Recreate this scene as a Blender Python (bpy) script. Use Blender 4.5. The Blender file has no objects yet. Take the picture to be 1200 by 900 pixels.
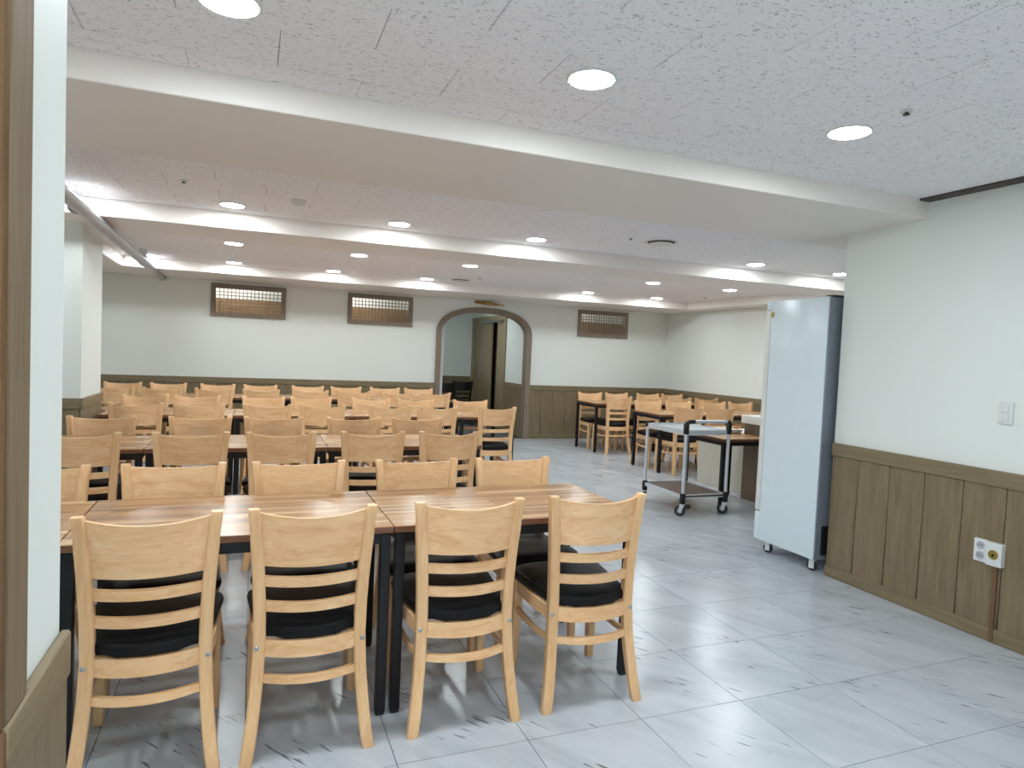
import bpy, bmesh, math, random
from mathutils import Matrix, Vector
random.seed(4)
SC = bpy.context.scene
C = SC.collection

# ------------------------------------------------------------------ camera
def make_camera():
    yaw, pitch, roll, h, f = 0.3749, -0.0448, 0.0435, 1.432, 774.2888
    F = Vector((math.sin(yaw)*math.cos(pitch), math.cos(yaw)*math.cos(pitch), math.sin(pitch)))
    R = Vector((math.cos(yaw), -math.sin(yaw), 0)); U = R.cross(F)
    R2 = math.cos(roll)*R + math.sin(roll)*U; U2 = -math.sin(roll)*R + math.cos(roll)*U
    cd = bpy.data.cameras.new('camera'); cd.sensor_fit = 'HORIZONTAL'; cd.sensor_width = 36
    cd.lens = f/1200*36; cd.clip_start = 0.02
    co = bpy.data.objects.new('camera', cd); C.objects.link(co)
    m = Matrix((R2, U2, -F)).transposed().to_4x4(); m.translation = Vector((0, 0, h))
    co.matrix_world = m; SC.camera = co
make_camera()

# ------------------------------------------------------------------ world, exposure
w = bpy.data.worlds.new('world'); SC.world = w; w.use_nodes = True
w.node_tree.nodes['Background'].inputs[0].default_value = (.8, .9, 1, 1)
w.node_tree.nodes['Background'].inputs[1].default_value = 0.3
vs = SC.view_settings
vs.view_transform = 'Standard'; vs.look = 'None'; vs.gamma = 1.0; vs.use_curve_mapping = False
vs.exposure = 1.48
LAMP = 62.0                                   # radiance of the downlight diffusers
LAMP_COL = (0.885, 0.975, 1.0, 1)

# ------------------------------------------------------------------ materials
def srgb(r, g, b):
    f = lambda c: (c/255/12.92) if c/255 <= .04045 else ((c/255+.055)/1.055)**2.4
    return (f(r), f(g), f(b), 1)
class NT:
    def __init__(s, name):
        s.m = bpy.data.materials.new(name); s.m.use_nodes = True
        s.t = s.m.node_tree; s.b = s.t.nodes['Principled BSDF']
    def n(s, kind, **kw):
        nd = s.t.nodes.new('ShaderNode'+kind)
        for k, v in kw.items():
            if k.startswith('i_'):
                key = k[2:].replace('_', ' '); nd.inputs[key].default_value = v
            else: setattr(nd, k, v)
        return nd
    def l(s, a, b): s.t.links.new(a, b)
    def ramp(s, src, stops, interp='LINEAR'):
        r = s.n('ValToRGB'); r.color_ramp.interpolation = interp
        e = r.color_ramp.elements
        while len(e) < len(stops): e.new(.5)
        for el, (p, c) in zip(e, stops): el.position = p; el.color = c
        s.l(src, r.inputs[0]); return r.outputs[0]
    def mix(s, f, a, b, blend='MIX'):
        m = s.n('Mix', data_type='RGBA', blend_type=blend)
        for i, v in ((0, f), (6, a), (7, b)):
            if hasattr(v, 'type') and not isinstance(v, (tuple, float)): s.l(v, m.inputs[i])
            else: m.inputs[i].default_value = v
        return m.outputs[2]
    def coords(s, src='pos', scale=(1, 1, 1), rot=(0, 0, 0), rnd=0):
        if src == 'pos': o = s.n('NewGeometry').outputs['Position']
        else: o = s.n('TexCoord').outputs['Object']
        if rnd:
            oi = s.n('ObjectInfo'); mu = s.n('Math', operation='MULTIPLY'); s.l(oi.outputs['Random'], mu.inputs[0]); mu.inputs[1].default_value = rnd
            va = s.n('VectorMath', operation='ADD'); s.l(o, va.inputs[0]); s.l(mu.outputs[0], va.inputs[1]); o = va.outputs[0]
        if any(rot):
            mr = s.n('Mapping'); mr.inputs['Rotation'].default_value = rot; s.l(o, mr.inputs['Vector']); o = mr.outputs[0]
        mp = s.n('Mapping'); mp.inputs['Scale'].default_value = scale
        s.l(o, mp.inputs['Vector']); return mp.outputs[0]
    def noise(s, v, scale, detail=3, rough=.5, dist=0):
        n = s.n('TexNoise'); n.inputs['Scale'].default_value = scale; n.inputs['Detail'].default_value = detail
        n.inputs['Roughness'].default_value = rough; n.inputs['Distortion'].default_value = dist
        s.l(v, n.inputs['Vector']); return n.outputs[0]
    def bump(s, h, strength=.2, dist=.002):
        b = s.n('Bump'); b.inputs['Strength'].default_value = strength; b.inputs['Distance'].default_value = dist
        s.l(h, b.inputs['Height']); s.l(b.outputs[0], s.b.inputs['Normal'])
    def fin(s, col, rough=.5, metal=0, spec=.5, coat=0):
        if isinstance(col, tuple): s.b.inputs['Base Color'].default_value = col
        else: s.l(col, s.b.inputs['Base Color'])
        if isinstance(rough, float) or isinstance(rough, int): s.b.inputs['Roughness'].default_value = rough
        else: s.l(rough, s.b.inputs['Roughness'])
        s.b.inputs['Metallic'].default_value = metal; s.b.inputs['Specular IOR Level'].default_value = spec
        s.b.inputs['Coat Weight'].default_value = coat
        return s.m
M = {}
def plain(name, col, rough=.5, metal=0, spec=.5, var=.04, scale=14):
    t = NT(name); n = t.noise(t.coords('obj'), scale, 3)
    lo = tuple(c*(1-var) for c in col[:3])+(1,); hi = tuple(min(1, c*(1+var)) for c in col[:3])+(1,)
    M[name] = t.fin(t.ramp(n, [(.3, lo), (.7, hi)]), rough, metal, spec)
def wood(name, dark, mid, light, axis='x', rough=.4, src='obj', rnd=7., scale=1., spec=.5):
    t = NT(name)
    sc = {'x': (2.2, 26, 26), 'y': (26, 2.2, 26), 'z': (26, 26, 2.2)}[axis]
    v = t.coords(src, tuple(c*scale for c in sc), rnd=rnd)
    n1 = t.noise(v, 1.0, 4, .6, .6)
    v2 = t.coords(src, tuple(c*scale*3 for c in sc), rnd=rnd); n2 = t.noise(v2, 1.4, 2)
    c1 = t.ramp(n1, [(.25, dark), (.5, mid), (.75, light)])
    c2 = t.mix(.25, c1, t.ramp(n2, [(.35, dark), (.65, light)]))
    if name.startswith('chair'):
        oi = t.n('ObjectInfo'); c2 = t.mix(1.0, c2, t.ramp(oi.outputs['Random'], [(0, (.92, .90, .88, 1)), (.5, (1, 1, 1, 1)), (1, (1, .99, .97, 1))]), 'MULTIPLY')
    t.bump(n2, .06, .001)
    M[name] = t.fin(c2, rough, 0, spec)
# painted wallpaper walls
t = NT('wall_paper'); n = t.noise(t.coords('pos'), 90, 3, .6); n2 = t.noise(t.coords('pos'), .7, 2)
t.bump(n, .08, .001)
M['wall'] = t.fin(t.mix(n2, srgb(230, 234, 230), srgb(237, 240, 236)), .62, 0, .35)
t = NT('beam_paint'); n = t.noise(t.coords('pos'), 60, 2)
t.bump(n, .05, .001)
M['beam'] = t.fin(t.mix(n, srgb(240, 232, 227), srgb(244, 237, 232)), .5, 0, .4)
# fissured mineral fibre ceiling tile
t = NT('ceiling_tile')
v = t.coords('pos', (62, 135, 1), (0, 0, .05)); n = t.noise(v, 1.0, 2, .5, .8)
v3 = t.coords('pos', (1, 1, 1)); nb = t.noise(v3, 30, 2)
ad = t.n('Math', operation='MULTIPLY_ADD'); t.l(nb, ad.inputs[0]); ad.inputs[1].default_value = .22; t.l(n, ad.inputs[2])
fis = t.ramp(ad.outputs[0], [(.42, srgb(196, 191, 193)), (.52, srgb(251, 247, 250))])
v2 = t.coords('pos', (55, 70, 1)); vo = t.n('TexVoronoi', i_Scale=1.0); t.l(v2, vo.inputs['Vector'])
pits = t.ramp(vo.outputs['Distance'], [(.05, srgb(175, 170, 170)), (.11, (1, 1, 1, 1))])
col = t.mix(.8, fis, pits, 'MULTIPLY'); t.bump(ad.outputs[0], .3, .003)
M['tile_ceiling'] = t.fin(col, .85, 0, .2)
# glossy grey stone-print vinyl floor tile
t = NT('floor_tile')
v = t.coords('pos', (1, 1, 1), (0, 0, .96), rnd=9.)
vs1 = t.coords('pos', (1.6, 5.5, 1), (0, 0, .96), rnd=9.)
cl = t.noise(vs1, 1.0, 5, .6, .7)
base = t.ramp(cl, [(.25, srgb(172, 177, 185)), (.5, srgb(188, 193, 200)), (.75, srgb(200, 204, 211))])
vst = t.coords('pos', (6.5, 85, 1), (0, 0, .96), rnd=9.); st = t.noise(vst, 1.0, 2, .5, .3)
mask = t.noise(t.coords('pos', (2.2, 3.3, 1), rnd=5.), 1.6, 1)
mu = t.n('Math', operation='MULTIPLY'); t.l(st, mu.inputs[0]); t.l(t.ramp(mask, [(.42, (.55, .55, .55, 1)), (.62, (1, 1, 1, 1))]), mu.inputs[1])
sk = t.ramp(mu.outputs[0], [(.625, (1, 1, 1, 1)), (.67, srgb(120, 120, 122))])
M['tile_floor'] = t.fin(t.mix(.85, base, sk, 'MULTIPLY'), t.ramp(cl, [(.3, (.2, .2, .2, 1)), (.7, (.27, .27, .27, 1))]), 0, .5)
M['tile_gap'] = None
plain('grout', srgb(92, 93, 95), .8)
plain('tile_back', srgb(150, 146, 144), .9)
# wood
wood('chair_wood', srgb(224, 166, 112), srgb(246, 197, 147), srgb(252, 216, 172), 'x', .36)
wood('chair_wood_up', srgb(228, 174, 122), srgb(243, 196, 146), srgb(250, 211, 166), 'z', .36)
wood('chair_wood_deep', srgb(228, 174, 122), srgb(243, 196, 146), srgb(250, 211, 166), 'y', .36)
wood('wainscot', srgb(108, 93, 68), srgb(128, 112, 85), srgb(142, 126, 98), 'z', .5, rnd=11.)
wood('wainscot_rail', srgb(112, 98, 72), srgb(130, 114, 87), srgb(143, 127, 99), 'x', .5, rnd=11.)
wood('wainscot_rail_y', srgb(112, 98, 72), srgb(130, 114, 87), srgb(143, 127, 99), 'y', .5, rnd=11.)
wood('casing', srgb(86, 62, 42), srgb(104, 78, 55), srgb(118, 92, 68), 'z', .7, rnd=11., spec=.15)
wood('casing_pale', srgb(112, 94, 72), srgb(128, 109, 86), srgb(140, 121, 98), 'z', .7, rnd=11., spec=.2)
wood('arch_wood', srgb(120, 104, 90), srgb(136, 120, 105), srgb(148, 132, 116), 'z', .5, rnd=11.)
wood('door_wood', srgb(132, 116, 90), srgb(154, 137, 108), srgb(168, 150, 120), 'z', .35, rnd=11.)
wood('cladding', srgb(138, 108, 78), srgb(158, 126, 94), srgb(172, 140, 106), 'z', .5, rnd=11.)
wood('dark_shelf', srgb(66, 46, 38), srgb(84, 60, 50), srgb(98, 72, 60), 'x', .4)
wood('conduit_wood', srgb(100, 74, 52), srgb(120, 90, 65), srgb(134, 102, 75), 'z', .5)
wood('counter_wood', srgb(92, 76, 60), srgb(112, 94, 76), srgb(124, 106, 86), 'z', .5)
# striped finger-jointed table top
def striped(name):
    t = NT(name)
    v = t.coords('obj', (1, 1, 1), rnd=3.)
    br = t.n('TexBrick'); br.offset = .37; br.squash = 1.0
    for k, val in (('Scale', 1.0), ('Mortar Size', 0.0), ('Brick Width', .52), ('Row Height', .030), ('Bias', 0.0)): br.inputs[k].default_value = val
    br.inputs['Color1'].default_value = (0, 0, 0, 1); br.inputs['Color2'].default_value = (1, 1, 1, 1); br.inputs['Mortar'].default_value = (.3, .3, .3, 1)
    t.l(v, br.inputs['Vector'])
    c = t.ramp(br.outputs['Color'], [(0, srgb(118, 76, 46)), (.25, srgb(158, 108, 66)), (.5, srgb(190, 140, 92)), (.72, srgb(170, 118, 74)), (.86, srgb(236, 204, 156)), (1, srgb(140, 92, 56))])
    g = t.noise(t.coords('obj', (3, 60, 3), rnd=3.), 1.0, 4, .6, .5)
    c = t.mix(.3, c, t.ramp(g, [(.3, srgb(124, 84, 52)), (.7, srgb(212, 172, 124))]))
    M[name] = t.fin(c, .26, 0, .45)
striped('table_wood')
wood('table_edge', srgb(96, 62, 44), srgb(120, 80, 56), srgb(140, 96, 68), 'x', .35)
plain('black_vinyl', srgb(13, 13, 15), .5, 0, .25, .1)
plain('black_metal', srgb(20, 20, 24), .35, .2, .5, .05)
plain('black_plastic', srgb(20, 20, 21), .5)
plain('rubber', srgb(48, 44, 44), .7)
plain('steel', srgb(178, 180, 184), .32, .9)
plain('aluminium', srgb(214, 218, 224), .34, .35, .5, .03)
plain('galvanised', srgb(178, 176, 180), .4, .35, .5, .05)
plain('fridge_white', srgb(224, 238, 245), .22, 0, .5, .01)
plain('fridge_grey', srgb(124, 130, 140), .4, .1)
plain('white_plastic', srgb(226, 228, 228), .35, 0, .5, .02)
plain('socket_inner', srgb(176, 176, 182), .4)
plain('brass', srgb(160, 138, 66), .35, .5)
plain('white_gloss', srgb(228, 228, 224), .25)
plain('tray_grey', srgb(196, 201, 206), .3, .1)
plain('beige', srgb(196, 190, 176), .5)
plain('white_enamel', srgb(234, 233, 229), .25)
plain('orange_wood', srgb(202, 140, 84), .4)
plain('dark_metal', srgb(62, 56, 52), .5, .3)
plain('track_brown', srgb(78, 68, 62), .6)
plain('fish', srgb(160, 118, 48), .6, 0, .5, .3)
plain('thread', srgb(196, 168, 96), .7)
plain('detector', srgb(226, 225, 224), .5)
def emis(name, col, strength):
    m = bpy.data.materials.new(name); m.use_nodes = True; nt = m.node_tree
    for n in list(nt.nodes): nt.nodes.remove(n)
    e = nt.nodes.new('ShaderNodeEmission'); e.inputs[0].default_value = col; e.inputs[1].default_value = strength
    o = nt.nodes.new('ShaderNodeOutputMaterial'); nt.links.new(e.outputs[0], o.inputs[0]); M[name] = m
emis('diffuser', LAMP_COL, LAMP)
emis('corridor_tube', (1, .97, .92, 1), 20)
emis('hall_fill_lamp', LAMP_COL, 95)  # for the lamp added to brighten the hall

# ------------------------------------------------------------------ mesh helpers
def link(o, parent=None, label=None, cat=None, group=None, kind=None):
    C.objects.link(o)
    if parent is not None: o.parent = parent
    if label: o['label'] = label
    if cat: o['category'] = cat
    if group: o['group'] = group
    if kind: o['kind'] = kind
    return o
def mesh_from_bm(bm, name, mat, smooth=False):
    me = bpy.data.meshes.new(name)
    bmesh.ops.recalc_face_normals(bm, faces=bm.faces); bm.to_mesh(me); bm.free()
    if smooth:
        for p in me.polygons: p.use_smooth = True
        me.set_sharp_from_angle(angle=math.radians(38))
    me.materials.append(M[mat] if isinstance(mat, str) else mat); return me
def add_box(bm, x0, x1, y0, y1, z0, z1):
    v = [bm.verts.new(p) for p in ((x0,y0,z0),(x1,y0,z0),(x1,y1,z0),(x0,y1,z0),(x0,y0,z1),(x1,y0,z1),(x1,y1,z1),(x0,y1,z1))]
    for q in ((0,3,2,1),(4,5,6,7),(0,1,5,4),(1,2,6,5),(2,3,7,6),(3,0,4,7)): bm.faces.new([v[i] for i in q])
    return v
def bevel(bm, r, seg=2):
    bmesh.ops.bevel(bm, geom=list(bm.edges), offset=r, segments=seg, profile=.6, affect='EDGES', clamp_overlap=True)
def box_mesh(name, mat, x0, x1, y0, y1, z0, z1, bev=0, seg=2):
    bm = bmesh.new(); add_box(bm, x0, x1, y0, y1, z0, z1)
    if bev: bevel(bm, bev, seg)
    return mesh_from_bm(bm, name, mat, smooth=bool(bev))
def O(name, me, parent=None, loc=None, **kw):
    o = bpy.data.objects.new(name, me)
    if loc: o.location = loc
    return link(o, parent, **kw)
def box(name, mat, b, parent=None, bev=0, seg=2, **kw):
    """box from world (or parent-local) bounds; object origin at the box's base centre"""
    x0, x1, y0, y1, z0, z1 = b; cx, cy = (x0+x1)/2, (y0+y1)/2
    me = box_mesh(name, mat, x0-cx, x1-cx, y0-cy, y1-cy, 0, z1-z0, bev, seg)
    return O(name, me, parent, (cx, cy, z0), **kw)
def boxes(name, mat, bs, parent=None, bev=0, **kw):
    bm = bmesh.new()
    for b in bs: add_box(bm, *b)
    if bev: bevel(bm, bev, 1)
    return O(name, mesh_from_bm(bm, name, mat), parent, **kw)
def empty(name, loc, rz=0, **kw):
    o = bpy.data.objects.new(name, None); o.location = loc; o.rotation_euler = (0, 0, rz); o.empty_display_size = .1
    return link(o, **kw)
def sweep(bm, pts, secs, cap=True):
    """pts: list of Vector centres; secs: list of list of (Vector offset) per ring"""
    rings = [[bm.verts.new(p + o) for o in s] for p, s in zip(pts, secs)]
    n = len(rings[0])
    for a, b in zip(rings, rings[1:]):
        for i in range(n): bm.faces.new((a[i], a[(i+1) % n], b[(i+1) % n], b[i]))
    if cap: bm.faces.new(rings[0][::-1]); bm.faces.new(rings[-1])
def tube(bm, pts, r, n=12, cap=True):
    pts = [Vector(p) for p in pts]; secs = []
    for i, p in enumerate(pts):
        d = (pts[min(i+1, len(pts)-1)]-pts[max(i-1, 0)]).normalized()
        a = Vector((0, 0, 1)) if abs(d.z) < .9 else Vector((0, 1, 0))
        u = d.cross(a).normalized(); v = u.cross(d)
        rr = r[i] if isinstance(r, (list, tuple)) else r
        secs.append([u*rr*math.cos(2*math.pi*k/n)+v*rr*math.sin(2*math.pi*k/n) for k in range(n)])
    sweep(bm, pts, secs, cap)
def lathe(bm, prof, n=24, centre=(0, 0, 0), axis='z'):
    c = Vector(centre); rings = []
    for r, z in prof:
        ring = []
        for k in range(n):
            a = 2*math.pi*k/n; p = Vector((r*math.cos(a), r*math.sin(a), z))
            if axis == 'x': p = Vector((p.z, p.x, p.y))
            if axis == 'y': p = Vector((p.x, p.z, p.y))
            ring.append(bm.verts.new(c+p))
        rings.append(ring)
    for a, b in zip(rings, rings[1:]):
        for i in range(n): bm.faces.new((a[i], a[(i+1) % n], b[(i+1) % n], b[i]))
    bm.faces.new(rings[0][::-1]); bm.faces.new(rings[-1])
def lathe_o(name, mat, prof, parent=None, loc=None, n=24, axis='z', **kw):
    bm = bmesh.new(); lathe(bm, prof, n, axis=axis); return O(name, mesh_from_bm(bm, name, mat, True), parent, loc, **kw)
def tube_o(name, mat, pts, r, parent=None, n=12, **kw):
    bm = bmesh.new(); tube(bm, pts, r, n); return O(name, mesh_from_bm(bm, name, mat, True), parent, **kw)
def copy_tree(o, parent=None):
    c = o.copy(); C.objects.link(c)
    if parent is not None: c.parent = parent
    for ch in list(o.children): copy_tree(ch, c)
    return c

# ------------------------------------------------------------------ room dimensions (metres)
XR, YE = 3.742, 3.40          # near right wall and where it ends
XF, YW = 7.108, 10.378        # far right wall, back wall
XL = -2.30
ZC1, ZC2, ZC3 = 2.459, 2.47, 2.42
B1 = (2.827, 3.823, 2.348); B2 = (5.812, 6.461, 2.338); B3 = (9.25, YW, 2.30)
WH = .922                      # wainscot height
YB = -1.6                      # wall behind the viewpoint

# floor: base, then tiles of 49 cm laid on a grid
floor = boxes('floor', 'grout', [(XL-.2, XF+.2, YB-.2, YW+.1, -.12, -.008), (2.82, 4.6, YW+.1, 13.7, -.12, -.004)], label='grey stone-look vinyl tile floor of the dining hall', cat='floor', kind='structure')
T, TX, TY = .491, .497, 2.190
tile_me = box_mesh('tile', 'tile_floor', -T/2+.0014, T/2-.0014, -T/2+.0014, T/2-.0014, -.008, 0)
rest = bmesh.new(); cand = []
for i in range(-6, 14):
    for k in range(-8, 17):
        cx, cy = TX+(i+.5)*T, TY+(k+.5)*T
        x0, x1, y0, y1 = max(XL, cx-T/2), min(XF, cx+T/2), max(YB, cy-T/2), min(YW, cy+T/2)
        if x1-x0 < .02 or y1-y0 < .02: continue
        whole = x1-x0 > T-.01 and y1-y0 > T-.01
        vis = cy > .9 and cx > -.28*cy-.35 and cx < 1.2*cy+.3 and not (cx > XR+.3 and cy < 3.2)
        if vis and whole: cand.append((cx, cy))
        else: add_box(rest, x0+.0014, x1-.0014, y0+.0014, y1-.0014, -.008, 0)
cand.sort(key=lambda c: c[0]**2+c[1]**2)
for n, (cx, cy) in enumerate(cand):
    if n < 290: O('tile', tile_me, floor, (cx, cy, 0))
    else: add_box(rest, cx-T/2+.0014, cx+T/2-.0014, cy-T/2+.0014, cy+T/2-.0014, -.008, 0)
O('tile_field', mesh_from_bm(rest, 'tile_field', 'tile_floor'), floor, kind='stuff')

# ceilings: three bays between the beams, mineral tiles 61 x 30 cm in running bond
def ceiling_bay(label, y0, y1, z, tiles, x_right):
    c = boxes('ceiling', 'tile_back' if tiles else 'tile_ceiling', [(XL, x_right, y0, y1, z+(.012 if tiles else 0), z+.12)], label=label, cat='ceiling', kind='structure')
    if not tiles: return
    L, Wd = .6155, .298
    me = box_mesh('tile', 'tile_ceiling', -L/2+.001, L/2-.001, -Wd/2+.001, Wd/2-.001, 0, .012, .003, 1)
    rest = bmesh.new()
    k0 = math.floor((y0-2.06)/Wd)-1
    for k in range(k0, k0+int((y1-y0)/Wd)+4):
        ya, yb = max(y0, 2.06+k*Wd), min(y1, 2.06+(k+1)*Wd)
        if yb-ya < .01: continue
        off = .367+(L/2 if k % 2 else 0)
        for i in range(-6, 13):
            xa, xb = max(XL, off+i*L), min(x_right, off+(i+1)*L)
            if xb-xa < .01: continue
            cx, cy = (xa+xb)/2, (ya+yb)/2
            vis = cy > 1.15 and cx > -.30*cy-.5 and cx < 1.15*cy+.5
            if xb-xa > L-.01 and yb-ya > Wd-.01 and vis: O('tile', me, c, (cx, cy, z))
            else: add_box(rest, xa+.001, xb-.001, ya+.001, yb-.001, z, z+.012)
    O('tile_field', mesh_from_bm(rest, 'tile_field', 'tile_ceiling'), c, kind='stuff')
ceiling_bay('speckled white ceiling tiles nearest the viewpoint', YB, B1[0], ZC1, True, XR)
ceiling_bay('speckled ceiling tiles between the two white beams', B1[1], B2[0], ZC2, True, XF)
ceiling_bay('speckled ceiling panel of the far bay beyond the second beam', B2[1], B3[0]+.02, ZC3, False, XF)
for nm, b, lab in (('trim_1', (XL, XF, B1[0], B1[1], B1[2], 2.62), 'wide white painted ceiling beam closest to the viewpoint'),
                   ('trim_2', (XL, XF, B2[0], B2[1], B2[2], 2.62), 'white painted ceiling beam in the middle of the hall')):
    boxes(nm, 'beam', [b], bev=.004, label=lab, cat='beam', kind='structure')
boxes('trim_3', 'beam', [(XL, XF, B3[0], YW, B3[2], 2.62)], bev=.004, label='white dropped soffit along the back wall', cat='soffit', kind='structure')
boxes('trim_4', 'beam', [(6.72, XF, B2[1], B3[0], B3[2], 2.60)], bev=.004, label='white dropped soffit along the far right wall', cat='soffit', kind='structure')
boxes('trim_5', 'beam', [(XL, -1.50, B2[1], B3[0], B3[2], 2.60)], bev=.004, label='white dropped soffit at the far left behind the silver pipe', cat='soffit', kind='structure')
box('trim_6', 'track_brown', (3.655, 3.740, 0.5, B1[0]-.002, ZC1-.012, ZC1-.0005), label='dark brown slot along the ceiling above the near right wall', cat='ceiling slot', kind='structure')

# wainscot: rails, skirting and single planks, as parts of the wall they clad
def wainscot(wall, axis, fixed, side, a0, a1, start=None, step=.2305, h=WH, th=.018, plank_to=None, skip=()):
    """axis 'y': boards run along y on plane x=fixed, facing side (+1/-1); axis 'x' likewise on plane y=fixed"""
    def bb(p, q, d, z0, z1):
        lo, hi = sorted((fixed, fixed+side*d))
        return (lo, hi, p, q, z0, z1) if axis == 'y' else (p, q, lo, hi, z0, z1)
    rail = 'wainscot_rail_y' if axis == 'y' else 'wainscot_rail'
    box('top_rail', rail, bb(a0, a1, th+.006, h-.085, h), wall, .003, 1)
    box('skirting', rail, bb(a0, a1, th+.004, 0.001, .075), wall, .003, 1)
    s = start if start is not None else a0
    cuts = [a0]
    p = s
    while p < a0+.03: p += step
    while p < a1-.03: cuts.append(p); p += step
    cuts.append(a1)
    for p, q in zip(cuts, cuts[1:]): box('plank', 'wainscot', bb(p+.002, q-.002, th-.004, .072, h-.083), wall, .004, 1)

# near right wall
wr = boxes('wall_right', 'wall', [(XR, XR+.15, YB, YE, 0, 2.60)], label='white wall with brown panelling at the right of the photo', cat='wall', kind='structure')
wainscot(wr, 'y', XR, -1, 1.2, YE-.002, 3.185-.2305*8)
boxes('wall_niche', 'wall', [(XR+.15, XF, YE-.12, YE, 0, 2.60)], label='white wall closing the niche behind the white refrigerator', cat='wall', kind='structure')
# far right wall
wf = boxes('wall_far_right', 'wall', [(XF, XF+.12, YE-.12, YW+.1, 0, 2.60)], label='white wall with brown panelling behind the right-hand tables', cat='wall', kind='structure')
wainscot(wf, 'y', XF, -1, 5.4, YW-.02, YW-.02-.2305*21)
# unseen walls that close the room
boxes('wall_left', 'wall', [(XL-.12, XL, YB, YW+.1, 0, 2.62)], label='white side wall at the far left of the hall', cat='wall', kind='structure')
boxes('wall_behind', 'wall', [(XL, XR, YB-.12, YB, 0, 2.6), (XL, -.47, 1.02, 1.14, 0, 2.6)], label='white walls behind the viewpoint', cat='wall', kind='structure')
# column at the left
cl = boxes('wall_column', 'wall', [(-1.9, -1.297, 6.27, 7.02, 0, B2[2]), (-1.9, -1.297, 6.461, 7.02, B2[2], ZC3)], label='white square column with brown base at the left', cat='column', kind='structure')
wainscot(cl, 'x', 6.27, -1, -1.9, -1.297, step=.21)
wainscot(cl, 'y', -1.297, 1, 6.25, 7.02, step=.25)
# foreground partition at the left edge
wp = boxes('wall_partition', 'wall', [(-.47, -.298, 1.0, 1.312, 0, 2.6)], label='white end of a partition wall close to the viewpoint, left edge', cat='wall', kind='structure')
box('wainscot_board', 'wainscot', (-.298, -.284, 1.0, 1.308, 0.001, .845), wp, .003, 1)
box('top_rail', 'wainscot_rail_y', (-.298, -.281, .998, 1.318, .845, .925), wp, .004, 1)
box('end_board', 'casing', (-.47, -.282, .985, .9985, 0.001, .924), wp, .003, 1)
tr = boxes('trim_7', 'casing', [(-.47, -.285, .986, .9995, .926, 2.44)], bev=.003, label='brown wooden door casing at the left edge of the photo', cat='door casing', kind='structure')
box('edge_strip', 'casing_pale', (-.2975, -.284, 1.0, 1.088, .926, 2.44), tr, .003, 1)

# ------------------------------------------------------------------ back wall with arch and three windows
AX0, AX1, ASP, ARISE = 2.735, 4.400, 1.725, .455     # casing outer edges, springing, rise
CW = .085
ACX, AHW = (AX0+AX1)/2, (AX1-AX0)/2
def arch_pts(inset, n=28):
    hw, rise = AHW-inset, ARISE-inset
    pts = [(ACX-hw, 0.0)]
    for k in range(n+1):
        a = math.pi-math.pi*k/n
        ca, sa = math.cos(a), math.sin(a); e = .86
        pts.append((ACX+hw*math.copysign(abs(ca)**e, ca), ASP+rise*abs(sa)**e))
    pts.append((ACX+hw, 0.0)); return pts
WINS = [(-.578, .434), (1.332, 2.336), (5.269, 6.266)]; WZ0, WZ1 = 1.795, 2.262
YB2 = YW+.12
def back_wall():
    bm = bmesh.new()
    def seg(a, b, z0=0, z1=2.6): add_box(bm, a, b, YW, YB2, z0, z1)
    x = XL
    hole = arch_pts(CW*.5)
    hx0, hx1 = hole[0][0], hole[-1][0]
    for a, b in WINS[:2]+[(hx0, hx1)]+WINS[2:]:
        seg(x, a)
        if a != hx0: seg(a, b, 0, WZ0); seg(a, b, WZ1, 2.6)
        x = b
    seg(x, XF)
    pts = hole[1:-1]
    for (xa, za), (xb, zb) in zip(pts, pts[1:]):          # wall above the arch, strip by strip
        if xb-xa < 1e-4: continue
        vv = [bm.verts.new(p) for p in ((xa, YW, za), (xb, YW, zb), (xb, YW, 2.6), (xa, YW, 2.6), (xa, YB2, za), (xb, YB2, zb), (xb, YB2, 2.6), (xa, YB2, 2.6))]
        for q in ((0,1,2,3),(7,6,5,4),(0,4,5,1),(3,2,6,7)): bm.faces.new([vv[i] for i in q])
    bmesh.ops.remove_doubles(bm, verts=bm.verts, dist=1e-5)
    return O('wall_back', mesh_from_bm(bm, 'wall_back', 'wall'), label='white back wall with arched doorway and three lattice windows', cat='wall', kind='structure')
wb = back_wall()
wainscot(wb, 'x', YW, -1, XL, AX0, 2.735-.2305*21)
wainscot(wb, 'x', YW, -1, AX1, XF-.02, 4.40)
def arch_trim():
    bm = bmesh.new(); po, pi_ = arch_pts(0), arch_pts(CW)
    y0, y1 = YW-.032, YB2+.02
    v = [[bm.verts.new((p[0], y, p[1])) for p in ps] for ps, y in ((po, y0), (pi_, y0), (pi_, y1), (po, y1))]
    for i in range(len(po)-1):
        for a, b in ((0, 1), (1, 2), (2, 3), (3, 0)): bm.faces.new((v[a][i], v[a][i+1], v[b][i+1], v[b][i]))
    for i in (0, -1): bm.faces.new([v[k][i] for k in range(4)])
    return O('trim_8', mesh_from_bm(bm, 'arch_casing', 'arch_wood', True), label='brown wooden casing around the arched doorway in back wall', cat='arch casing', kind='structure')
arch_trim()
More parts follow.
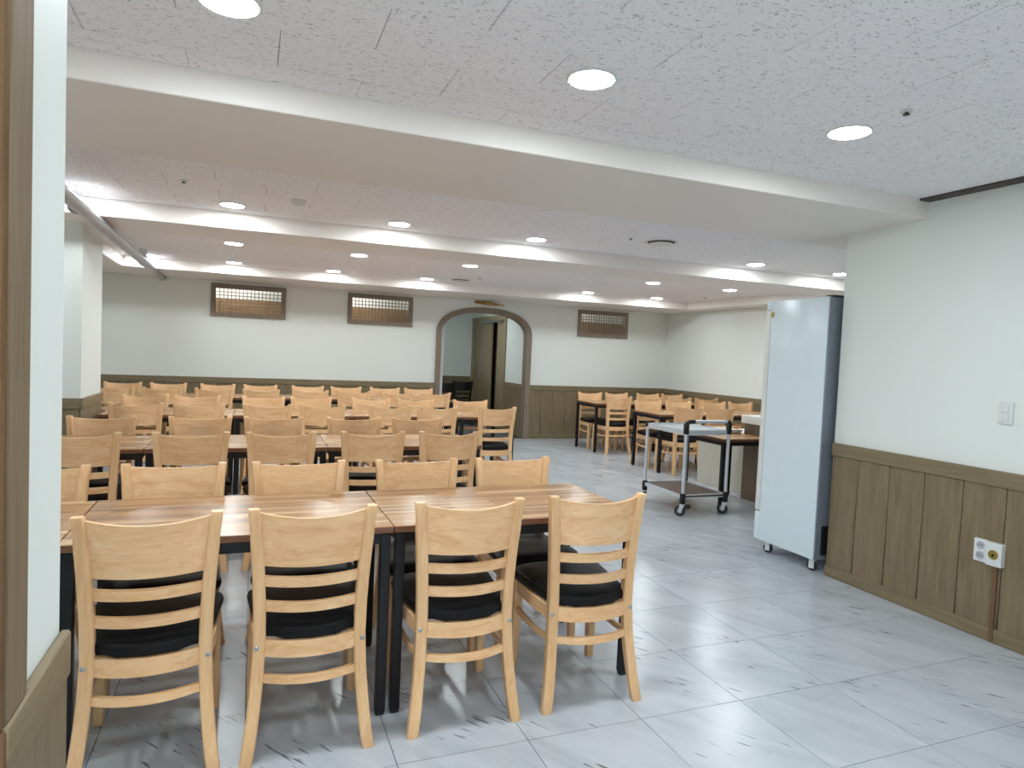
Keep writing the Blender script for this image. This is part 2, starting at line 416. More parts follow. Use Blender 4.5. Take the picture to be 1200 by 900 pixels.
for n, (a, b) in enumerate(WINS):
    where = ('at the left', 'between the left window and the arch', 'right of the arch')[n]
    wn = boxes(f'window_{n+1}', 'arch_wood', [(a, b, YW-.03, YW+.06, WZ1-.065, WZ1), (a, b, YW-.03, YW+.06, WZ0, WZ0+.065),
               (a, a+.065, YW-.03, YW+.06, WZ0+.065, WZ1-.065), (b-.065, b, YW-.03, YW+.06, WZ0+.065, WZ1-.065)],
               label=f'small brown lattice window high on back wall {where}', cat='window', kind='structure')
    ia, ib, za, zb = a+.065, b-.065, WZ0+.065, WZ1-.065
    nv, nh = 17, 7
    vm = box_mesh('lattice_bar', 'arch_wood', -.0055, .0055, -.008, .008, 0, zb-za); hm = box_mesh('lattice_bar', 'arch_wood', -(ib-ia)/2, (ib-ia)/2, -.006, .006, -.0055, .0055)
    for k in range(1, nv): O('lattice_bar', vm, wn, (ia+(ib-ia)*k/nv, YW+.012, za))
    for k in range(1, nh): O('lattice_bar', hm, wn, ((ia+ib)/2, YW+.012, za+(zb-za)*k/nh))
# corridor seen through the lattice windows: wood-clad rear wall, white frieze above, tube lights
for n, (x0, x1) in enumerate(((-1.4, 2.72), (4.62, 7.4))):
    side = ('left', 'right')[n]
    cw = boxes(f'wall_corridor_{side}', 'wall', [(x0, x1, 11.9, 12.0, 0, 2.6), (x0-.08, x0, YB2, 12.0, 0, 2.6), (x1, x1+.08, YB2, 12.0, 0, 2.6), (x0, x1, YB2, 12.0, 2.6, 2.66), (x0, x1, YB2, 12, -.05, 0)],
               label=f'corridor walls seen through the lattice windows {side} of the arch', cat='wall', kind='structure')
    box('wood_cladding', 'cladding', (x0, x1, 11.87, 11.9, 0, 2.14), cw)
    for k, xx in enumerate((-.35, 1.55) if n == 0 else (5.55,)):
        tl = box('tube_light', 'white_plastic', (xx-.45, xx+.45, 11.5, 11.6, 2.57, 2.6), label=f'tube light in the corridor behind the {("left", "middle", "right")[k if n == 0 else 2]} lattice window', cat='light')
        bm = bmesh.new(); tube(bm, [(-.42, 0, -.02), (.42, 0, -.02)], .016, 10)
        O('tube', mesh_from_bm(bm, 'tube', 'corridor_tube', True), tl)
# hall behind the arch
HX = 4.35
wh = boxes('wall_hall', 'wall', [(2.82, 4.6, 13.5, 13.6, 0, 2.5), (2.82, 2.90, YB2, 13.6, 0, 2.5), (HX, HX+.12, YB2, 11.42, 0, 2.5), (HX, HX+.12, 13.42, 13.5, 0, 2.5), (HX, HX+.12, 11.42, 13.42, 2.16, 2.5), (2.82, 4.5, YB2, 13.5, 2.40, 2.5)],
           label='white walls of the small hall beyond the arch', cat='wall', kind='structure')
wainscot(wh, 'x', 13.5, -1, 2.90, HX-.02, step=.22)
wainscot(wh, 'y', HX, -1, YB2+.03, 11.40, step=.22)
dr = boxes('door_1', 'door_wood', [(HX-.03, HX+.10, 11.42, 11.52, 0, 2.16), (HX-.03, HX+.10, 13.30, 13.42, 0, 2.16), (HX-.03, HX+.10, 11.52, 13.30, 2.08, 2.16)],
           label='brown wooden double door standing ajar inside the arch', cat='door', kind='structure')
lf = box('door_leaf', 'door_wood', (HX+.01, HX+.05, 11.52, 11.95, .01, 2.07), dr)
lf = box('door_leaf', 'door_wood', (HX+.01, HX+.05, 12.30, 12.99, .01, 2.07), dr)
box('door_leaf', 'door_wood', (HX+.01, HX+.05, 13.0, 13.30, .01, 2.07), dr)
tube_o('handle', 'steel', [(-.03, .28, .88), (-.03, .28, 1.08)], .010, lf)
box('closer_rail', 'steel', (HX-.045, HX-.03, 11.55, 12.9, 2.03, 2.075), dr)
boxes('wall_gap_shade', 'dark_metal', [(HX+.12, HX+.5, 11.4, 13.45, 0, 2.5)], label='dark block coloured as the shade in the gap of the hall door', cat='wall', kind='structure')  # solid block whose dark colour stands in for shade inside the door gap

# ------------------------------------------------------------------ chairs
def lerp(tab, z):
    for (z0, a), (z1, b) in zip(tab, tab[1:]):
        if z <= z1:
            s = (z-z0)/(z1-z0); s = s*s*(3-2*s) if False else s
            return a+(b-a)*s
    return tab[-1][1]
PX = [(0, .205), (.06, .196), (.12, .189), (.20, .181), (.28, .175), (.40, .170), (.52, .172), (.62, .177), (.70, .182), (.80, .190), (.872, .198)]
PY = [(0, -.240), (.06, -.229), (.12, -.217), (.20, -.202), (.28, -.190), (.40, -.180), (.52, -.180), (.62, -.184), (.70, -.190), (.80, -.199), (.872, -.208)]
def bowed(z0, z1, bow, th, overlap=.006, n=12, dip=0.0, up=0.0, dy=0.0):
    """board bent backwards between the two rear posts"""
    bm = bmesh.new(); rings = []
    for k in range(n+1):
        s = -1+2*k/n
        zb, zt = z0+up*(s*s-1), z1-dip*(1-s*s)
        r = []
        for z, side in ((zb, 1), (zt, 1), (zt, -1), (zb, -1)):
            zz = min(max(z, 0), .87)
            x = s*(lerp(PX, zz)-.020+overlap)
            y = lerp(PY, zz)+dy-bow*(1-s*s)+side*th/2
            r.append(bm.verts.new((x, y, z)))
        rings.append(r)
    for a, b in zip(rings, rings[1:]):
        for i in range(4): bm.faces.new((a[i], a[(i+1) % 4], b[(i+1) % 4], b[i]))
    bm.faces.new(rings[0][::-1]); bm.faces.new(rings[-1])
    es = [e for e in bm.edges if e.calc_face_angle(0) > .6]
    bmesh.ops.bevel(bm, geom=es, offset=.0035, segments=1, affect='EDGES', clamp_overlap=True)
    return bm
def post_bm(side):
    bm = bmesh.new(); pts, secs = [], []
    zs = [0, .004, .06, .12, .20, .28, .34, .40, .46, .52, .57, .62, .66, .70, .75, .80, .845, .866, .872]
    for z in zs:
        w = .021 if z < .8 else .019
        d = .0195 if z > .2 else .0165+.003*z/.2
        k = .9 if z in (0, .872) else 1
        pts.append(Vector((side*lerp(PX, z), lerp(PY, z), z)))
        w *= k; d *= k; c = .005
        secs.append([Vector(p) for p in ((-w+c, -d, 0), (w-c, -d, 0), (w, -d+c, 0), (w, d-c, 0), (w-c, d, 0), (-w+c, d, 0), (-w, d-c, 0), (-w, -d+c, 0))])
    sweep(bm, pts, secs); return bm
def seat_outline(g, n=6):
    """rounded trapezoid with bowed rear edge, grown by g"""
    pts = []
    wb_, wf_, yb, yf, rb, rf = .176+g, .212+g, -.178-g, .225+g, .045, .065
    corners = [(wf_, yf, rf, 0), (-wf_, yf, rf, 90), (-wb_, yb, rb, 180), (wb_, yb, rb, 270)]
    for x, y, r, a0 in corners:
        cx, cy = x-math.copysign(r, x), y-math.copysign(r, y)
        for k in range(n+1):
            a = math.radians(a0+90*k/n); pts.append((cx+r*math.cos(a), cy+r*math.sin(a)))
        if a0 == 180:
            for s in (-.5, 0, .5): pts.append((wb_*s, yb-.046*(1-s*s)))
        if a0 == 0:
            for s in (.5, 0, -.5): pts.append((wf_*s, yf+.012*(1-s*s)))
    return pts
def seat_bm():
    bm = bmesh.new(); rings = []
    for z, g in ((.411, -.006), (.418, .004), (.436, .008), (.452, .004), (.463, -.012), (.470, -.05), (.473, -.11)):
        rings.append([bm.verts.new((x, y, z)) for x, y in seat_outline(g)])
    n = len(rings[0])
    for a, b in zip(rings, rings[1:]):
        for i in range(n): bm.faces.new((a[i], a[(i+1) % n], b[(i+1) % n], b[i]))
    bm.faces.new(rings[0][::-1]); bm.faces.new(rings[-1]); return bm
def front_leg_bm(side):
    bm = bmesh.new(); pts, secs = [], []
    for z, h, x, y in ((0, .0155, .196, .188), (.005, .017, .196, .188), (.2, .0195, .192, .182), (.33, .022, .189, .178), (.41, .022, .189, .178)):
        c = .004; pts.append(Vector((side*x, y, z)))
        secs.append([Vector(p) for p in ((-h+c, -h, 0), (h-c, -h, 0), (h, -h+c, 0), (h, h-c, 0), (h-c, h, 0), (-h+c, h, 0), (-h, h-c, 0), (-h, -h+c, 0))])
    sweep(bm, pts, secs); return bm
def bar_bm(p, q, w, h, sag=0.0, out=0.0, n=6):
    bm = bmesh.new(); pts, secs = [], []
    p, q = Vector(p), Vector(q); d = (q-p).normalized(); u = Vector((-d.y, d.x, 0)).normalized()
    for k in range(n+1):
        s = k/n; c = p.lerp(q, s)+u*out*4*s*(1-s)+Vector((0, 0, -sag*4*s*(1-s))); pts.append(c)
        b = .003
        secs.append([u*a+Vector((0, 0, z)) for a, z in ((-w+b, -h), (w-b, -h), (w, -h+b), (w, h-b), (w-b, h), (-w+b, h), (-w, h-b), (-w, -h+b))])
    sweep(bm, pts, secs); return bm
def chair_meshes(wx, wz, wy, seat, metal):
    f = mesh_from_bm
    return [('backrest', f(bowed(.672, .860, .048, .017, dip=.016, up=.0), 'backrest', wx, True), 1),
            ('slat', f(bowed(.598, .634, .042, .017, dip=-.0), 'slat', wx, True), 1),
            ('slat', f(bowed(.509, .545, .042, .017), 'slat', wx, True), 1),
            ('rear_rail', f(bowed(.353, .410, .042, .022), 'rear_rail', wx, True), 1),
            ('stretcher', f(bowed(.264, .290, .046, .019), 'stretcher', wx, True), 1),
            ('rear_leg', f(post_bm(-1), 'rear_leg', wz, True), 1), ('rear_leg', f(post_bm(1), 'rear_leg', wz, True), 1),
            ('seat', f(seat_bm(), 'seat', seat, True), 1),
            ('leg', f(front_leg_bm(-1), 'leg', wz, True), 1), ('leg', f(front_leg_bm(1), 'leg', wz, True), 1),
            ('side_rail', f(bar_bm((-.171, -.18, .382), (-.190, .18, .382), .011, .0285, out=.012), 'side_rail', wy, True), 1),
            ('side_rail', f(bar_bm((.171, -.18, .382), (.190, .18, .382), .011, .0285, out=-.012), 'side_rail', wy, True), 1),
            ('front_rail', f(bar_bm((-.185, .182, .382), (.185, .182, .382), .011, .0285, out=.01), 'front_rail', wx, True), 1),
            ('stretcher', f(bar_bm((-.175, -.186, .277), (-.191, .18, .277), .009, .013, sag=.018), 'stretcher', wy, True), 1),
            ('stretcher', f(bar_bm((.175, -.186, .277), (.191, .18, .277), .009, .013, sag=.018), 'stretcher', wy, True), 1),
            ('bolt', bolt_mesh(-1, metal), 1), ('bolt', bolt_mesh(1, metal), 1)]
def bolt_mesh(s, metal):
    bm = bmesh.new(); lathe(bm, [(.005, -.0045), (.0085, -.002), (.0085, .004)], 12, (s*.1795, -.2005, .385), 'y')
    return mesh_from_bm(bm, 'bolt', metal, True)
CH = chair_meshes('chair_wood', 'chair_wood_up', 'chair_wood_deep', 'black_vinyl', 'steel')
BK = chair_meshes('black_plastic', 'black_plastic', 'black_plastic', 'black_vinyl', 'black_plastic')
def chair(x, ytop, facing, label, group, rz=0.0, meshes=CH, name='dining_chair'):
    """x of the back's middle and y of the backrest top; facing +1 looks away from the viewpoint"""
    rot = (0 if facing > 0 else math.pi)+rz
    off = Vector((0, -.208, 0)); off.rotate(Matrix.Rotation(rot, 3, 'Z').to_euler())
    e = empty(name, (x-off.x, ytop-off.y, 0), rot, label=label, cat='chair', group=group)
    for nm, me, _ in meshes: O(nm, me, e)
    return e
LEGS = {'front': [-1.657, -0.611, -0.554, 0.492, 0.549, 1.595], 'second': [-1.689, -0.643, -0.586, 0.46, 0.517, 1.563], 'third': [-1.229, -0.183, -0.126, 0.92, 0.977, 2.023, 2.08, 2.656], 'rearmost': [-1.767, -0.721, -0.664, 0.382, 0.439, 1.485, 1.542, 2.588], 'rear': [4.857, 5.903, 5.96, 7.006], 'nearer': [4.857, 5.903, 5.96, 7.006]}
def clear_of_legs(x, row):
    for lx in LEGS[row]:
        if abs(x-lx) < .238: x = lx+math.copysign(.238, x-lx)
    return x
ORD = ['first', 'second', 'third', 'fourth', 'fifth', 'sixth', 'seventh', 'eighth']
LEFT = [('front', 2.366, [-.295, .214, .785, 1.335], 3.325, [-.86, -.316, .224, .802, 1.332]),
        ('second', 4.46, [-.93, -.339, .187, .770, 1.299], 5.39, [-.982, -.379, .161, .773, 1.289]),
        ('third', 6.53, [-.939, -.435, .143, .634, 1.288, 1.768, 2.478], 7.47, [-1.029, -.515, .119, .603, 1.251, 1.759, 2.446]),
        ('rearmost', 8.68, [-1.48, -.98, -.422, .108, .697, 1.231, 1.738, 2.307], 9.62, [-1.551, -1.011, -.423, .108, .726, 1.247, 1.800, 2.299])]
RZ = {('front', 3): -.03, ('front', 0): .02, ('second', 2): .03, ('third', 6): .03, ('third', 3): -.04}
for rn, yn, xn, yf, xf in LEFT:
    for i, x in enumerate(xn):
        chair(clear_of_legs(x, rn), yn, 1, f'pale wood chair seen from behind, {ORD[i]} from left, near side of {rn} left-hand row', f'chairs on the near side of the {rn} left-hand row', RZ.get((rn, i), random.uniform(-.02, .02)))
    for i, x in enumerate(xf):
        chair(clear_of_legs(x, rn), yf, -1, f'pale wood chair facing the viewpoint, {ORD[i]} from left, far side of {rn} left-hand row', f'chairs on the far side of the {rn} left-hand row', random.uniform(-.025, .025))
RIGHT = [('rear', 8.64, [5.15, 5.672, 6.226, 6.742], 9.58, [5.146, 5.641, 6.254, 6.738]), ('nearer', 6.93, [5.15, 5.643], 7.89, [5.161, 5.686, 6.275, 6.769])]
for rn, yn, xn, yf, xf in RIGHT:
    for i, x in enumerate(xn):
        chair(clear_of_legs(x, rn), yn, 1, f'pale wood chair seen from behind, {ORD[i]} from left, {rn} right-hand table row', f'chairs on the near side of the {rn} right-hand row', random.uniform(-.03, .03))
    for i, x in enumerate(xf):
        chair(clear_of_legs(x, rn), yf, -1, f'pale wood chair facing the viewpoint, {ORD[i]} from left, {rn} right-hand table row', f'chairs on the far side of the {rn} right-hand row', random.uniform(-.03, .03))
chair(3.38, 11.95, 1, 'black chair standing in the hall, left one seen through the arch', 'black chairs in the hall', .2, BK, 'black_chair')
chair(3.88, 12.50, 1, 'black chair in the hall beyond the arch, nearer the door', 'black chairs in the hall', .1, BK, 'black_chair')

# ------------------------------------------------------------------ tables
def table_meshes(L, D, H=.75):
    t = .026; r1 = H-t-.0025; r0 = r1-.0395
    top = box_mesh('tabletop', 'table_wood', -L/2, L/2, -D/2, D/2, H-t, H, .002, 1)
    me = top; me.materials.append(M['table_edge'])
    for p in me.polygons:
        if abs(p.normal.z) < .5: p.material_index = 1
    bm = bmesh.new()
    for b in ((-L/2+.012, L/2-.012, -D/2+.012, -D/2+.042, r0, r1), (-L/2+.012, L/2-.012, D/2-.042, D/2-.012, r0, r1),
              (-L/2+.012, -L/2+.042, -D/2+.042, D/2-.042, r0, r1), (L/2-.042, L/2-.012, -D/2+.042, D/2-.042, r0, r1)): add_box(bm, *b)
    fr = mesh_from_bm(bm, 'frame', 'black_metal')
    lg = box_mesh('leg', 'black_metal', -.019, .019, -.019, .019, .012, H-.028, .003, 1)
    ft = box_mesh('foot_glide', 'black_plastic', -.016, .016, -.016, .016, 0, .0125, .003, 1)
    return L, D, top, fr, lg, ft
TB, TS = table_meshes(1.1, .665), table_meshes(.63, .665)
TQ = table_meshes(.61, .63, .70)
def table(x, y, label, group, tm=TB, rz=0.0):
    L, D, top, fr, lg, ft = tm
    e = empty('dining_table', (x, y, 0), rz, label=label, cat='table', group=group)
    O('tabletop', top, e); O('frame', fr, e)
    for sx in (-1, 1):
        for sy in (-1, 1):
            l = O('leg', lg, e, (sx*(L/2-.027), sy*(D/2-.027), 0)); O('foot_glide', ft, l)
    return e
G1 = 'striped wood tables of the left-hand rows'
rot = .0109
def row_tables(xs, y, labels, group, rz=0.0):
    for (x, tm), lab in zip(xs, labels):
        table(x, y+(x-1.0)*math.sin(rz), lab, group, tm, rz)
row_tables([(-1.134, TB), (-.031, TB), (1.072, TB)], 2.842, ['striped wood table in front row, mostly hidden by the partition', 'striped wood table at the middle of the front row', 'striped wood table at the right end of the front row'], G1, rot)
row_tables([(-1.166, TB), (-.063, TB), (1.04, TB)], 4.925, ['wood table at the left of the second left-hand row', 'wood table in the middle of the second left-hand row', 'wood table at the right end of the second left-hand row'], G1)
row_tables([(-.706, TB), (.397, TB), (1.50, TB), (2.368, TS)], 7.0, ['wood table at the left of the third left-hand row', 'second wood table from left in third left-hand row', 'third wood table from left in third left-hand row', 'short wood table at the right end of third left-hand row'], G1)
row_tables([(-1.244, TB), (-.141, TB), (.962, TB), (2.065, TB)], 9.15, ['wood table at the left of the rearmost left-hand row', 'second wood table from left in rearmost left-hand row', 'third wood table from left in rearmost left-hand row', 'wood table at the right end of rearmost left-hand row'], G1)
G2 = 'striped wood tables of the right-hand rows'
row_tables([(5.38, TB), (6.483, TB)], 9.11, ['wood table at left of rear right-hand row by back wall', 'wood table at right of rear right-hand row by side wall'], G2)
row_tables([(5.38, TB), (6.483, TB)], 7.41, ['wood table at left of nearer right-hand row, behind trolley', 'wood table at right of nearer right-hand row by side wall'], G2)
table(4.565, 5.485, 'square wood table between the trolley and refrigerator', 'small square table', TQ)

# ------------------------------------------------------------------ counter, cabinet, dishes
ct = empty('counter', (5.25, 4.65, 0), label='brown counter with thick white top behind the refrigerator', cat='counter')
box('body', 'counter_wood', (-.345, .35, -.95, .98, 0, .81), ct)
box('worktop', 'white_gloss', (-.37, .37, -1.0, 1.01, .81, .893), ct, .006)
cb = empty('low_cabinet', (5.28, 6.12, 0), label='low beige cabinet seen under the square table', cat='cabinet')
box('body', 'beige', (-.26, .24, -.42, .42, .0, .64), cb, .004, 1)
box('top_board', 'beige', (-.27, .25, -.43, .43, .64, .66), cb, .004, 1)
pl = [(.03, 0), (.062, .004), (.085, .018), (.082, .020), (.058, .009), (.002, .007)]
for k in range(3):
    lathe_o('plate', 'white_enamel', pl, None, (4.77, 5.63, .7002+.0125*k), 28, label=('bottom', 'middle', 'top')[k]+' white plate of the stack on the square table', cat='plate', group='plates on the square table')
lathe_o('wooden_bowl', 'orange_wood', [(.025, 0), (.03, .002), (.048, .03), (.044, .031), (.026, .008), (.002, .007)], None, (4.79, 5.63, .746), 24, label='small orange wooden bowl on the stacked white plates', cat='bowl')

# ------------------------------------------------------------------ serving trolley
tr = empty('serving_trolley', (3.98, 5.36, 0), label='silver serving trolley with brown lower shelf on castors', cat='trolley')
TX0, TX1, TY0, TY1 = -.245, .240, -.305, .330
for sx in (TX0, TX1):
    for sy in (TY0, TY1):
        near = sy < 0
        top = .835 if near else .80
        p = tube_o('post', 'aluminium', [(sx, sy, .20), (sx, sy, top)], .016, tr, 16)
        box('lower_bracket', 'black_plastic', (sx-.02, sx+.02, sy-.02, sy+.02, .115, .215), p, .004, 1)
        box('upper_bracket', 'black_plastic', (sx-.02, sx+.02, sy-.02, sy+.02, .765, .865 if near else .815), p, .004, 1)
        cs = empty('castor', (sx, sy, 0)); cs.parent = tr
        bm = bmesh.new(); lathe(bm, [(.022, -.012), (.046, -.012), (.05, -.007), (.05, .007), (.046, .012), (.022, .012)], 24, (0, .02, .05), 'x')
        O('wheel', mesh_from_bm(bm, 'wheel', 'rubber', True), cs)
        bm = bmesh.new(); lathe(bm, [(.02, -.014), (.024, -.012), (.024, .012), (.02, .014)], 18, (0, .02, .05), 'x')
        O('hub', mesh_from_bm(bm, 'hub', 'steel', True), cs)
        bm = bmesh.new()
        for s in (-1, 1):
            vs_ = [bm.verts.new((s*.019+d, y, z)) for d in (-.002, .002) for y, z in ((-.022, .108), (.022, .108), (.032, .05), (.012, .036))]
            for q in ((0,1,2,3),(7,6,5,4),(0,4,5,1),(1,5,6,2),(2,6,7,3),(3,7,4,0)): bm.faces.new([vs_[i] for i in q])
        add_box(bm, -.021, .021, -.024, .024, .104, .116)
        O('fork', mesh_from_bm(bm, 'fork', 'aluminium'), cs)
        if near and sx < 0: box('brake', 'black_plastic', (-.045, .012, -.075, -.02, .085, .115), cs, .006, 1)
        cs.rotation_euler = (0, 0, (.85, -.25, .75, .3)[(sx > 0)*2+(sy > 0)])
for nm, z, mat in (('lower_shelf', .175, 'dark_shelf'), ('upper_tray', .772, 'tray_grey')):
    s = box(nm, mat, (TX0, TX1, TY0, TY1, z, z+.014), tr)
    bm = bmesh.new(); h = .012 if nm == 'lower_shelf' else .018
    for b in ((TX0, TX1, TY0-.009, TY0+.004, -h, h+.012), (TX0, TX1, TY1-.004, TY1+.009, -h, h+.012), (TX0-.009, TX0+.004, TY0, TY1, -h, h+.012), (TX1-.004, TX1+.009, TY0, TY1, -h, h+.012)): add_box(bm, *b)
    O('shelf_rim', mesh_from_bm(bm, 'shelf_rim', 'aluminium'), s)
hd = tube_o('handle', 'aluminium', [(TX0+.06, TY0-.03, .885), (TX1-.05, TY0-.03, .885)], .016, tr, 16)
for s in (TX0, TX1):
    d = .06 if s < 0 else -.05
    tube_o('elbow', 'black_plastic', [(s, TY0, .84), (s, TY0-.008, .868), (s+d*.35, TY0-.026, .884), (s+d*1.1, TY0-.03, .885)], .02, hd, 12)

# ------------------------------------------------------------------ refrigerator
fx0, fx1, fy0, fy1 = 3.662, 4.27, 3.435, 3.985
fr = empty('refrigerator', ((fx0+fx1)/2, (fy0+fy1)/2, 0), label='tall white upright refrigerator standing at the end of right wall', cat='refrigerator')
hx, hy = (fx1-fx0)/2, (fy1-fy0)/2
box('cabinet', 'fridge_white', (-hx, hx, -hy+.012, hy, .09, 1.925), fr, .008)
box('rear_panel', 'fridge_grey', (-hx+.004, hx-.004, -hy, -hy+.012, .093, 1.92), fr, .003, 1)
boxes('compressor_grille', 'black_plastic', [(-hx+.05, hx-.02, -hy-.014, -hy+.001, .13, .33)], fr)
dr = box('door', 'white_gloss', (-hx+.002, hx-.002, hy+.006, hy+.055, .315, 1.845), fr, .008)
box('door_gasket', 'dark_metal', (-hx+.012, hx-.012, hy-.001, hy+.007, .318, 1.842), fr)
box('top_fascia', 'fridge_white', (-hx, hx, hy-.001, hy+.05, 1.855, 1.922), fr, .006)
box('kick_panel', 'fridge_white', (-hx, hx, hy-.001, hy+.05, .092, .305), fr, .006)
box('hinge', 'brass', (-hx-.003, -hx+.02, hy-.03, hy-.001, 1.80, 1.835), fr)
box('top_cap', 'dark_metal', (-hx+.02, hx-.02, -hy-.006, -hy+.06, 1.921, 1.934), fr)
for sx in (-hx+.05, hx-.05):
    for sy in (-hy+.06, hy-.06):
        cs = empty('castor', (sx, sy, 0), .4); cs.parent = fr
        bm = bmesh.new(); lathe(bm, [(.02, -.011), (.032, -.011), (.036, -.006), (.036, .006), (.032, .011), (.02, .011)], 20, (0, 0, .036), 'x'); O('wheel', mesh_from_bm(bm, 'wheel', 'rubber', True), cs)
        bm = bmesh.new()
        for s in (-1, 1): add_box(bm, s*.017-.002, s*.017+.002, -.018, .018,   .02, .092)
        O('fork', mesh_from_bm(bm, 'fork', 'white_plastic'), cs)

# ------------------------------------------------------------------ wall fittings on the right wall
e = empty('light_switch', (XR, 2.302, 1.235), label='white double light switch on the right wall', cat='light switch')
box('plate', 'white_plastic', (-.011, 0, -.036, .036, -.06, .06), e, .003)
for z in (-.022, .022): box('rocker', 'white_plastic', (-.016, -.010, -.017, .017, z-.019, z+.019), e, .002, 1)
WF = XR-.014
e = empty('power_outlet', (WF, 2.368, .478), label='white double power outlet on the brown panelling', cat='outlet')
box('plate', 'white_plastic', (-.012, 0, -.036, .036, -.062, .062), e, .003)
for z in (-.028, .028):
    s = lathe_o('socket', 'socket_inner', [(.021, 0), (.021, .003), (.017, .0032), (.016, .001)], e, (-.0155, 0, z), 20, 'x')
    for yy in (-.0075, .0075): lathe_o('socket_hole', 'black_plastic', [(.0032, 0), (.0032, .0018)], s, (-.0015, yy, 0), 10, 'x')
e = empty('round_socket', (WF, 2.285, .478), label='white box with round brass socket beside the power outlet', cat='outlet')
box('box', 'white_plastic', (-.036, 0, -.040, .040, -.062, .062), e, .004)
lathe_o('brass_ring', 'brass', [(.025, 0), (.025, .004), (.008, .005)], e, (-.0405, 0, 0), 22, 'x')
lathe_o('socket_hole', 'black_plastic', [(.008, 0), (.008, .002)], e, (-.042, 0, -.003), 14, 'x')
box('cable_cover', 'conduit_wood', (WF-.014, WF, 2.285-.011, 2.285+.011, .012, .412), label='thin brown cable cover running from outlet down to floor', cat='cable cover', bev=.003)

# ------------------------------------------------------------------ pipe at the left
pp = empty('ceiling_pipe', (-1.16, 4.0, 2.283), label='silver pipe running along the ceiling at the left', cat='pipe')
tube_o('pipe', 'galvanised', [(.10, -.3, 0), (.04, 2.5, 0), (-.03, YW-4.0-.002, 0)], .043, pp, 20)
for yy in (1.2, 4.45):
    bm = bmesh.new(); tube(bm, [(.06-.016*yy, yy-.012, 0), (.06-.016*yy, yy+.012, 0)], .0465, 20); O('clamp', mesh_from_bm(bm, 'clamp', 'galvanised', True), pp)
box('hanger', 'white_plastic', (-.04, .04, 4.36, 4.39, .042, ZC3-2.2835), pp)

# ------------------------------------------------------------------ downlights and ceiling fittings
ring_me = None
def downlight(x, y, z, label, group, r=.083, mat='diffuser'):
    e = empty('downlight', (x, y, z), label=label, cat='downlight', group=group)
    bm = bmesh.new(); lathe(bm, [(r+.010, -.0005), (r+.010, -.004), (r+.004, -.007), (r, -.006), (r-.002, -.002)], 32)
    O('trim_ring', mesh_from_bm(bm, 'trim_ring', 'white_plastic', True), e)
    bm = bmesh.new(); lathe(bm, [(r-.001, -.0062), (r-.001, -.0068), (r-.02, -.0085), (.01, -.009)], 32)
    O('diffuser', mesh_from_bm(bm, 'diffuser', mat, True), e)
G = 'round recessed downlights'
for i, (x, y) in enumerate(((-.092, 2.234), (1.137, 2.221), (2.385, 2.195))):
    downlight(x, y, ZC1, f'large round downlight in nearest ceiling, {("cut off at the top of photo", "in the middle", "rightmost")[i]}', G)
for x, y in ((-1.33, .25), (-.1, .25), (1.14, .25), (-1.33, -.95), (-.1, -.95), (1.14, -.95)):  # unseen lamps added to brighten the chair backs and near ceiling
    downlight(x, y, ZC1, 'unseen downlight added behind the viewpoint to brighten chair backs and ceiling', G)
downlight(-1.4, 2.2, ZC1, 'round downlight hidden behind the partition at the left', G)
for i, x in enumerate((-1.10, -.172, 1.10, 2.338, 4.81, 5.995)):
    downlight(x, 5.50, ZC2, f'round downlight between the two beams, {ORD[i]} from left', G)
for i, x in enumerate((-.205, 1.03, 2.275, 4.715, 5.92)):
    downlight(x, 7.24, ZC3, f'round downlight in far bay, {ORD[i]} from left in its nearer row', G)
for i, x in enumerate((-1.18, -.248, .952, 2.205, 4.70, 5.925)):
    downlight(x, 8.97, ZC3, f'round downlight in far bay, {ORD[i]} from left in row by soffit', G)
downlight(3.4, 11.6, 2.40, 'added downlight brightening the small hall beyond the arch', G, .07, 'hall_fill_lamp')  # added lamp without a visible source, lifts the dim hall
for x, y, z, lab in ((2.373, 1.916, ZC1, 'dark sprinkler head in the nearest ceiling'), (-.446, 4.85, ZC2, 'dark sprinkler head at left between the beams'), (2.981, 4.95, ZC2, 'dark sprinkler head beside the round air vent'), (2.75, 8.3, ZC3, 'dark sprinkler head in far bay above the arch'), (6.35, 8.3, ZC3, 'dark sprinkler head in the far bay at right')):
    e = empty('sprinkler_head', (x, y, z), label=lab, cat='sprinkler', group='sprinkler heads')
    lathe_o('escutcheon', 'detector', [(.022, -.0005), (.024, -.006), (.012, -.008)], e, None, 20)
    lathe_o('deflector', 'dark_metal', [(.006, -.007), (.006, -.014), (.013, -.015), (.013, -.018)], e, None, 16)
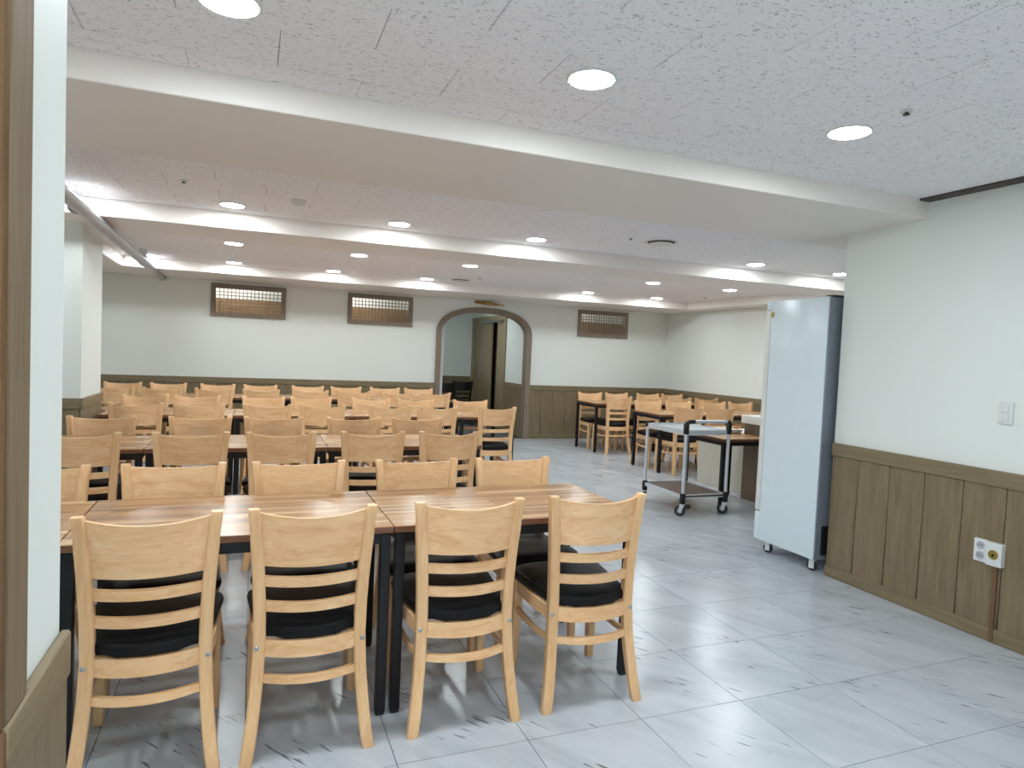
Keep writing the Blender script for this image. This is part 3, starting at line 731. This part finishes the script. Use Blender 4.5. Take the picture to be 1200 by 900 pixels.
e = empty('smoke_detector', (.28, 5.06, ZC2), label='white smoke detector on ceiling between the beams', cat='smoke detector')
lathe_o('base', 'detector', [(.055, -.0005), (.055, -.012), (.05, -.016)], e, None, 28)
lathe_o('cap', 'detector', [(.042, -.014), (.042, -.03), (.03, -.038)], e, None, 28)
for x, y, z, lab, r in ((3.30, 4.97, ZC2, 'round air vent with dark rim between the beams', .13), (2.62, 8.75, ZC3, 'round air vent in the far bay above the arch', .12)):
    e = empty('air_vent', (x, y, z), label=lab, cat='air vent', group='round air vents')
    lathe_o('collar', 'detector', [(r+.02, -.0005), (r+.02, -.004), (r, -.006), (r-.01, -.004)], e, None, 32)
    lathe_o('throat', 'dark_metal', [(r-.008, -.004), (r-.02, -.007)], e, None, 32)
    lathe_o('disc', 'detector', [(r-.03, -.014), (r-.034, -.022), (.02, -.026)], e, None, 32)

# ------------------------------------------------------------------ dried fish over the arch
e = empty('dried_fish', (3.60, YW, 2.248), label='dried fish wrapped in thread hanging above the arch', cat='ornament')
bm = bmesh.new()
tube(bm, [(-.25, -.03, .012), (-.20, -.03, .012), (-.12, -.03, .008), (0, -.03, 0), (.10, -.03, -.004), (.2, -.03, -.008), (.235, -.03, -.009)], [.012, .022, .026, .028, .02, .011, .004], 12)
O('body', mesh_from_bm(bm, 'body', 'fish', True), e)
bm = bmesh.new()
vv = [bm.verts.new((x, y, z)) for y in (-.033, -.027) for x, z in ((.22, -.014), (.27, .008), (.262, -.010), (.272, -.03))]
for q in ((0,1,2,3),(7,6,5,4),(0,4,5,1),(1,5,6,2),(2,6,7,3),(3,7,4,0)): bm.faces.new([vv[i] for i in q])
O('tail', mesh_from_bm(bm, 'tail', 'fish'), e)
bm = bmesh.new()
for k in range(9): lathe(bm, [(.029, -.006), (.034, 0), (.029, .006)], 14, (-.075+.017*k, -.033, .004+.003*(k % 2)), 'x')
O('thread_wrap', mesh_from_bm(bm, 'thread_wrap', 'thread', True), e)
tube_o('hanging_thread', 'thread', [(-.03, -.03, .03), (-.01, -.004, .05)], .003, e, 6)
